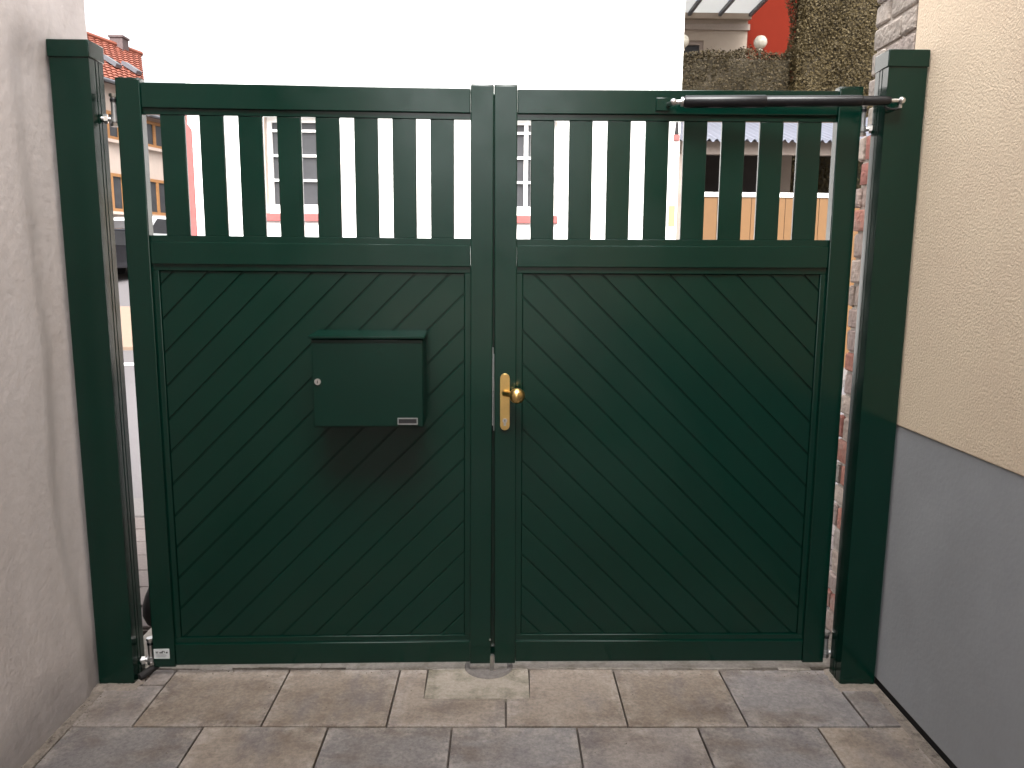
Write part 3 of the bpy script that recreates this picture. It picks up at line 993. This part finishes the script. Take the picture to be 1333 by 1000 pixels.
# pink corner strip, its top cut at a slant
MB().prism([(WX0 - .052 - ox, -.03, -.05), (WX0 + .055 - ox, -.03, -.05), (WX0 + .055 - ox, -.03, 3.30), (WX0 - .052 - ox, -.03, 3.44)], (0, .12, 0)).build('corner_trim', M['pink_trim'], wh, smooth=False)
for (x0, x1, z0, z1) in wins + wup:
    f = MB()
    a, b = x0 - ox, x1 - ox
    f.box(a + .001, a + .075, .13, .20, z0, z1)
    f.box(b - .075, b - .001, .13, .20, z0, z1)
    f.box(a + .076, b - .076, .13, .20, z0, z0 + .13)
    f.box(a + .076, b - .076, .13, .20, z1 - .09, z1)
    fr = f.build('window', M['white_paint'], wh, smooth=False)
    zz0, zz1 = z0 + .13, z1 - .09
    for k in (1, 2, 3):
        zb = zz0 + .335 * k
        if zb < zz1 - .03:
            MB().box(a + .07, b - .07, .142, .172, zb - .016, zb + .016).build('glazing_bar', M['white_paint'], fr, smooth=False)
    c = (a + b) / 2
    MB().box(c - .028, c + .028, .138, .174, zz0 - .01, zz1 + .01).build('glazing_bar', M['white_paint'], fr, smooth=False)
    MB().box(a + .076, b - .076, .176, .184, zz0, zz1).build('pane', M['glass'], fr, smooth=False)
    MB().box(a - .02, b + .02, -.05, .129, z0 - .105, z0 - .001, .004).build('sill', M['pink_trim'], fr, smooth=False)
    MB().box(a + .0005, a + .012, .002, .128, z0 + .001, z1 - .001).build('reveal', M['pale_peach'], fr, smooth=False)
    MB().box(b - .012, b - .0005, .002, .128, z0 + .001, z1 - .001).build('reveal', M['pale_peach'], fr, smooth=False)
# bracket with red end and small yellow notice near the right corner
MB().prism([(2.37 - ox, -.02, 3.30), (2.43 - ox, -.02, 3.30), (2.40 - ox, -.02, 3.62)], (0, .018, 0)).build('wall_bracket', M['rubber'], wh, smooth=False)
MB().box(2.36 - ox, 2.44 - ox, -.03, -.001, 3.22, 3.295).build('red_block', M['pink_trim'], wh, smooth=False)
MB().box(2.33 - ox, 2.42 - ox, -.012, -.001, 2.06, 2.34).build('yellow_notice', M['yellow'], wh, smooth=False)

# ------------------------------------------------------------------ shelter with corrugated roof right of the white house
SY = 11.25
sh = empty('shelter', (3.8, SY, 0))
tag(sh, 'open shelter with corrugated grey roof and tan boarded front beside the white house', 'shelter')
bx = 3.8
def C(y0):   # corrugated sheet rising away from the street
    bm = bmesh.new()
    nx_, ny_ = 260, 6
    x0, x1 = 2.50, 6.3
    ya, yb, za, zb = SY - .25, SY + 2.3, 3.235, 4.02
    grid = []
    for j in range(ny_ + 1):
        rowv = []
        for i in range(nx_ + 1):
            xx = x0 + (x1 - x0) * i / nx_
            k = j / ny_
            rowv.append(bm.verts.new((xx - bx, ya + (yb - ya) * k - SY, za + (zb - za) * k + .024 * math.sin(2 * math.pi * xx / .105))))
        grid.append(rowv)
    for j in range(ny_):
        for i in range(nx_):
            bm.faces.new((grid[j][i], grid[j][i + 1], grid[j + 1][i + 1], grid[j + 1][i]))
    ex = bmesh.ops.extrude_face_region(bm, geom=bm.faces[:])
    for v in [q for q in ex['geom'] if isinstance(q, bmesh.types.BMVert)]:
        v.co.z -= .006
    m_ = MB()
    m_.bm.free()
    m_.bm = bm
    return m_.build('corrugated_roof', M['corrugated'], sh)


C(0)
MB().box(2.52 - bx, 6.3 - bx, -.03, .07, 3.075, 3.255, .004).build('eave_beam', M['beam'], sh)
for xx in (2.55, 6.2):
    MB().box(xx - bx - .05, xx - bx + .05, -.02, .06, 0, 3.074, .004).build('post', M['beam'], sh)
bpr = MB().box(-.118, .118, 0, .022, 0.02, 2.48, .003).build('fence_board', M['tan_board'], sh, loc=(2.70 - bx, -.08, 0))
bpr.color = (.118, .054, .013, 1)
for k in range(1, 15):
    b_ = random.uniform(.95, 1.05)
    share(bpr, 'fence_board', sh, (2.70 - bx + .243 * k, -.08, 0), 0, (.118 * b_, .054 * b_, .013 * b_))
MB().box(2.55 - bx, 6.25 - bx, -.095, -.03, 2.482, 2.545, .004).build('fence_cap', M['white_paint'], sh)
MB().box(2.50 - bx, 4.62 - bx, 2.2, 2.28, 0, 3.95).build('back_panel', M['dark_board'], sh, smooth=False)
MB().box(4.72 - bx, 4.92 - bx, 2.2, 2.3, 0, 3.95).build('back_post', M['pale_peach'], sh, smooth=False)
MB().box(2.475 - bx, 2.53 - bx, .08, 2.3, 0, 3.2).build('side_panel', M['dark_board'], sh, smooth=False)

# ------------------------------------------------------------------ terrace, hedges, globe lamps, red house
tag(MB().box(2.46, 40, 14.0, 60, -0.1, 2.2).build('terrace', M['earth'], smooth=False), kind='structure')


def hedge(x0, x1, y0, y1, z0, z1, n, leafm, size, label, group=None):
    h = empty('hedge', ((x0 + x1) / 2, y0, z0))
    tag(h, label, 'hedge', group)
    cx_, cy_ = (x0 + x1) / 2, y0
    core = MB().box(x0 + .12 - cx_, x1 - .12 - cx_, .12, y1 - y0 - .12, 0, z1 - z0 - .12, .05)
    core.build('core', M['hedge_core'], h, smooth=False)
    st_ = MB()
    k = x0 + .3
    while k < x1 - .2:
        st_.tube((k - cx_, (y1 - y0) / 2, -.05), (k - cx_ + .05, (y1 - y0) / 2, .5), .05, .04, n=8)
        k += .6
    st_.build('stems', M['bark'], h)
    vs, fs_ = [], []
    rnd = random.Random(int(x0 * 100))
    for i in range(n):
        r_ = rnd.random()
        Ax, Ay, Az = (x1 - x0), (y1 - y0), (z1 - z0)
        areas = [Ax * Az, Ay * Az, Ay * Az, Ax * Ay]
        tot = sum(areas)
        q = rnd.random() * tot
        dp = abs(rnd.gauss(0, .055)) - .02 * rnd.random() - (.05 * rnd.random() if rnd.random() < .06 else 0)
        if q < areas[0]:
            p = Vector((x0 + rnd.random() * Ax, y0 + dp, z0 + rnd.random() * Az)); nn = Vector((0, -1, 0.2))
        elif q < areas[0] + areas[1]:
            p = Vector((x0 + dp, y0 + rnd.random() * Ay, z0 + rnd.random() * Az)); nn = Vector((-1, 0, 0.2))
        elif q < areas[0] + 2 * areas[1]:
            p = Vector((x1 - dp, y0 + rnd.random() * Ay, z0 + rnd.random() * Az)); nn = Vector((1, 0, 0.2))
        else:
            p = Vector((x0 + rnd.random() * Ax, y0 + rnd.random() * Ay, z1 - dp)); nn = Vector((0, 0, 1))
        wob = .045 * math.sin(p.x * 3.1 + p.z * 2.3) + .035 * math.sin(p.x * 7.7 - p.z * 5.1)
        p += nn * wob - Vector((cx_, cy_, z0))
        nn = (nn + Vector((rnd.uniform(-.9, .9), rnd.uniform(-.9, .9), rnd.uniform(-.7, .9)))).normalized()
        a_ = nn.orthogonal().normalized()
        a_ = Matrix.Rotation(rnd.random() * 6.28, 3, nn) @ a_
        b_ = nn.cross(a_)
        s1 = size * rnd.uniform(.6, 1.3)
        s2 = s1 * rnd.uniform(.45, .75)
        k = len(vs)
        vs += [p - a_ * s1, p + b_ * s2 - nn * .004, p + a_ * s1, p - b_ * s2 - nn * .004]
        fs_.append((k, k + 1, k + 2, k + 3))
    me = bpy.data.meshes.new('foliage')
    me.from_pydata([tuple(v) for v in vs], [], fs_)
    me.materials.append(leafm)
    o_ = bpy.data.objects.new('foliage', me)
    COL.objects.link(o_)
    o_.parent = h
    return h


hedge(3.25, 5.60, 15.2, 16.4, 2.2, 5.52, 44000, M['leaf_dark'], .021, 'lower dark clipped hedge standing behind the shelter roof', 'clipped hedges')
hedge(5.44, 8.2, 14.9, 15.6, 2.2, 7.0, 95000, M['leaf_olive'], .021, 'tall olive brown clipped hedge rising beside the brick wall end', 'clipped hedges')
hedge(4.98, 8.5, 13.62, 13.98, -.05, 3.9, 20000, M['leaf_olive'], .028, 'olive hedge seen through the open shelter under its roof', 'clipped hedges')


def globe_lamp(px, py, zc, label):
    g_ = empty('globe_lamp', (px, py, 2.2))
    tag(g_, label, 'garden lamp', 'globe lamps behind the low hedge')
    MB().sphere((0, 0, zc - 2.2), .145, 28, 18).build('globe', M['globe'], g_)
    MB().tube((0, 0, zc - 2.2 - .20), (0, 0, zc - 2.2 - .135), .06, .05, n=16).build('collar', M['globe'], g_)
    MB().tube((0, 0, 0), (0, 0, zc - 2.2 - .20), .03, n=12).build('pole', M['grey_metal'], g_)
    return g_


globe_lamp(5.72, 18.0, 6.43, 'white opal globe lamp in front of the red house wall')
globe_lamp(3.98, 18.0, 6.43, 'white opal globe lamp beside the white house corner, half hidden by it')

rh = empty('red_house', (6.5, 20.0, 2.2))
tag(rh, 'red and beige house with a glazed canopy standing behind the hedges', 'house')
hx, hy, hz = 6.5, 20.0, 2.2
wb = MB()
window_hole_wall(wb, 3.0 - hx, 6.02 - hx, 0, 9.5 - hz, [(4.35 - hx, 4.95 - hx, 5.0 - hz, 7.0 - hz)], 0, .3)
wb.build('beige_wall', M['beige_wall'], rh, smooth=False)
MB().box(6.021 - hx, 14 - hx, .35, 5, 0, 11 - hz).build('red_wall', M['red_wall'], rh, smooth=False)
MB().box(3.0 - hx, 6.02 - hx, .6, 5, 0, 9.4 - hz).build('rear_block', M['beige_wall'], rh, smooth=False)
MB().prism([(3 - hx, -.4, 11.001 - hz), (3 - hx, 2.7, 13 - hz), (3 - hx, 5.5, 11.001 - hz)], (11.4, 0, 0)).build('roof', M['tile'], rh, smooth=False)
f = MB()
a, b, c, d_ = 4.35 - hx, 4.95 - hx, 5.0 - hz, 7.0 - hz
f.box(a, a + .09, .05, .14, c, d_)
f.box(b - .09, b, .05, .14, c, d_)
f.box(a + .091, b - .091, .05, .14, d_ - .09, d_)
f.box(a + .091, b - .091, .05, .14, c, c + .09)
fr = f.build('window', M['beam'], rh, smooth=False)
MB().box(a + .09, b - .09, .1, .11, c + .09, d_ - .09).build('pane', M['glass'], fr, smooth=False)
# glazed canopy reaching out towards the street
cz0 = 7.50 - hz
MB().box(3.0 - hx, 6.06 - hx, -.14, -.002, cz0 - .02, cz0 + .14).build('canopy_beam', M['beige_wall'], rh, smooth=False)
MB().box(3.0 - hx, 6.06 - hx, -.06, -.001, cz0 - .26, cz0 - .12).build('wall_plate', M['beam'], rh, smooth=False)
for k in range(5):
    xx = 6.03 - .75 * k
    MB().box(xx - .035 - hx, xx + .035 - hx, -3.4, -.141, cz0 + .03, cz0 + .13).build('canopy_rafter', M['grey_metal'], rh, smooth=False)
    if k:
        MB().box(xx + .036 - hx, xx + .75 - .036 - hx, -3.4, -.142, cz0 + .105, cz0 + .115).build('canopy_pane', M['canopy_glass'], rh, smooth=False)
MB().box(3.0 - hx, 6.07 - hx, -3.52, -3.401, cz0 + .0, cz0 + .15).build('canopy_front_beam', M['beam'], rh, smooth=False)

# ------------------------------------------------------------------ houses down the side street
ang = R(15.6)
dv = Vector((math.sin(ang), math.cos(ang), 0))
nv = Vector((math.cos(ang), -math.sin(ang), 0))        # faces the side street
E0 = Vector((-12.7, 28.0, 1.30))


def row_house(name, t0, t1, eave, ridge_h, depth, wallm, label, skew, tiles_stuff=True, chimney_t=None, skylights=()):
    h = empty(name, E0)
    tag(h, label, 'house')
    a = dv * t0
    b = dv * t1
    bs = b - nv * depth + dv * skew
    as_ = a - nv * depth
    MB().prism([a - Vector((0, 0, .8)), b - Vector((0, 0, .8)), bs - Vector((0, 0, .8)), as_ - Vector((0, 0, .8))], (0, 0, eave + .8)).build('wall', wallm, h, smooth=False)
    # roof: wavy overlapping courses on the slope facing the street
    ra, rb = (a + as_) / 2, (b + bs) / 2
    up_ = Vector((0, 0, 1))
    bm = bmesh.new()
    nc, ns = 16, 120
    ea, eb = a + nv * .35 + up_ * (eave + .02), b + nv * .35 + up_ * (eave + .02)
    ta, tb_ = ra + up_ * (eave + ridge_h), rb + up_ * (eave + ridge_h)
    nrm = ((eb - ea).cross(ta - ea)).normalized()
    if nrm.z < 0:
        nrm = -nrm
    Lr = (eb - ea).length
    for c_ in range(nc):
        k0_, k1_ = c_ / nc, (c_ + 1) / nc
        rows = []
        for kk, off in ((k0_, .055), (k1_, .012)):
            L0 = ea.lerp(ta, kk)
            L1 = eb.lerp(tb_, kk)
            rows.append([bm.verts.new(L0.lerp(L1, i / ns) + nrm * (off + .018 * math.sin(2 * math.pi * i / ns * Lr / .22))) for i in range(ns + 1)])
        lowr = [bm.verts.new(v.co - nrm * .045) for v in rows[0]]
        for i in range(ns):
            bm.faces.new((rows[0][i], rows[0][i + 1], rows[1][i + 1], rows[1][i]))
            bm.faces.new((lowr[i], lowr[i + 1], rows[0][i + 1], rows[0][i]))
    m_ = MB()
    m_.bm.free()
    m_.bm = bm
    ro = m_.build('roof_tiles', M['tile'], h, smooth=False)
    tag(ro, kind='stuff')
    rf = MB()
    rf.bm.faces.new([rf.bm.verts.new(v) for v in (ea - nrm * .01, eb - nrm * .01, tb_ - nrm * .01, ta - nrm * .01)])
    rf.bm.faces.new([rf.bm.verts.new(v) for v in (ta - up_ * .01, tb_ - up_ * .01, bs + up_ * (eave + .01), as_ + up_ * (eave + .01))])
    rf.bm.faces.new([rf.bm.verts.new(v) for v in (eb - nrm * .01, tb_ - nrm * .01, bs + up_ * (eave + .01))])
    rf.build('roof_deck', M['tile'], h, smooth=False)
    MB().path([ea + nv * .06 - up_ * .05, eb + nv * .06 - up_ * .05], .06, 10).build('gutter', M['grey_metal'], h)
    MB().path([ta + up_ * .06, tb_ + up_ * .06], .11, 8).build('ridge_tiles', M['tile'], h)
    for (fr_, k_, ww, hh) in skylights:
        p = ea.lerp(eb, fr_).lerp(ta.lerp(tb_, fr_), k_) + nrm * .08
        ex, ey = (eb - ea).normalized(), (ta - ea).normalized()
        ey = nrm.cross(ex)
        if ey.z < 0:
            ey = -ey
        s_ = MB().prism([p - ex * ww - ey * hh, p + ex * ww - ey * hh, p + ex * ww + ey * hh, p - ex * ww + ey * hh], nrm * .12).build('skylight', M['grey_metal'], h, smooth=False)
        p2 = p + nrm * .121
        MB().prism([p2 - ex * ww * .8 - ey * hh * .85, p2 + ex * ww * .8 - ey * hh * .85, p2 + ex * ww * .8 + ey * hh * .85, p2 - ex * ww * .8 + ey * hh * .85], nrm * .01).build('pane', M['glass'], s_, smooth=False)
    if chimney_t is not None:
        p = ta.lerp(tb_, chimney_t)
        ch = MB().box(p.x - .26, p.x + .26, p.y - .26, p.y + .26, p.z - .8, p.z + .34, .01).build('chimney', M['chimney'], h, smooth=False)
        MB().box(p.x - .30, p.x + .30, p.y - .30, p.y + .30, p.z + .341, p.z + .42).build('chimney_cap', M['chimney'], ch, smooth=False)
    # windows and a door along the facade
    t_ = t1 - 1.0
    kx = 0
    while t_ > t0 + .6:
        for (z0, z1) in ((1.85, 3.10), (4.20, 5.10)):
            wf = MB()
            def P(tt, off, z):
                return dv * tt + nv * off + Vector((0, 0, z))
            for (ta_, tb2, za, zb) in ((t_ - .55, t_ - .45, z0, z1), (t_ + .45, t_ + .55, z0, z1), (t_ - .449, t_ + .449, z0, z0 + .1), (t_ - .449, t_ + .449, z1 - .1, z1), (t_ - .05, t_ + .05, z0 + .101, z1 - .101)):
                wf.prism([P(ta_, .003, za), P(tb2, .003, za), P(tb2, .003, zb), P(ta_, .003, zb)], nv * .08)
            wo = wf.build('window', M['orange_wood'], h, smooth=False)
            MB().prism([P(t_ - .449, .002, z0 + .1), P(t_ + .449, .002, z0 + .1), P(t_ + .449, .002, z1 - .1), P(t_ - .449, .002, z1 - .1)], nv * .03).build('pane', M['glass'], wo, smooth=False)
            MB().prism([P(t_ - .6, .002, z0 - .1), P(t_ + .6, .002, z0 - .1), P(t_ + .6, .002, z0 - .001), P(t_ - .6, .002, z0 - .001)], nv * .14).build('sill', M['pale_peach'], wo, smooth=False)
        t_ -= 2.2
    return h


row_house('tiled_house', -9, 0.0, 6.0, 2.78, 8.5, M['pale_peach'], 'pale house with a steep red tiled roof and chimney down the side street', 11.0, True, .915, ((.850, .37, .14, .36), (.940, .37, .14, .36)))
row_house('peach_house', 0.03, 8.3, 5.25, 1.3, 7, M['pale_peach'], 'pale peach house with orange brown window frames next to the steep red roof', 0, True)


# ------------------------------------------------------------------ parked cars
def car(x, y, z, rz, paint, label):
    c = empty('parked_car', (x, y, z), rz)
    tag(c, label, 'car', 'cars parked along the side street')
    prof = [(-2.05, .28), (-2.10, .62), (-2.02, .86), (-1.75, .93), (-1.30, 1.28), (-.95, 1.44), (.35, 1.47), (.75, 1.38), (1.30, .98), (1.95, .80), (2.10, .62), (2.10, .30)]
    MB().prism([(-.86, p[0], p[1]) for p in prof], (1.72, 0, 0), .05, 2).build('body', paint, c)
    MB().prism([(-.72, 1.290, 1.012), (.72, 1.290, 1.012), (.66, .78, 1.375), (-.66, .78, 1.375)], (0, .02, .02)).build('windscreen', M['glass'], c, smooth=False)
    MB().prism([(-.70, -1.70, .985), (.70, -1.70, .985), (.64, -1.30, 1.30), (-.64, -1.30, 1.30)], (0, -.02, .02)).build('rear_window', M['glass'], c, smooth=False)
    for sx in (-1, 1):
        MB().prism([(sx * .862, -1.45, .96), (sx * .862, 1.15, .96), (sx * .862, .62, 1.36), (sx * .862, -1.0, 1.38)], (sx * .006, 0, 0)).build('side_window', M['glass'], c, smooth=False)
        for yy in (-1.32, 1.32):
            wh_ = MB().lathe((sx * .70, yy, .31), (sx, 0, 0), [(0, .24), (.01, .30), (.03, .31), (.16, .31), (.18, .29), (.185, .22)], 24).build('wheel', M['rubber'], c)
            MB().tube((sx * .886, yy, .31), (sx * .892, yy, .31), .20, n=20).build('rim', M['zinc_dull'], wh_)
        MB().box(sx * .66 - .14, sx * .66 + .14, 2.085, 2.125, .60, .74, .02).build('headlight', M['lamp_clear'], c)
        MB().box(sx * .68 - .12, sx * .68 + .12, -2.125, -2.06, .64, .82, .02).build('tail_light', M['lamp_red'], c)
        MB().box(sx * .95 - .09, sx * .95 + .09, .78, .92, .98, 1.10, .03).build('wing_mirror', paint, c)
    MB().box(-.26, .26, -2.125, -2.08, .44, .55).build('number_plate', M['white_paint'], c, smooth=False)
    return c


car(-11.95, 23.6, 1.00, -ang, M['carblack'], 'black parked car seen through the gap beside the left post')
wc = car(-11.85, 27.0, 1.32, -ang, M['carwhite'], 'white parked car in front of the peach house')
wc.scale = (1, 1, 1.13)
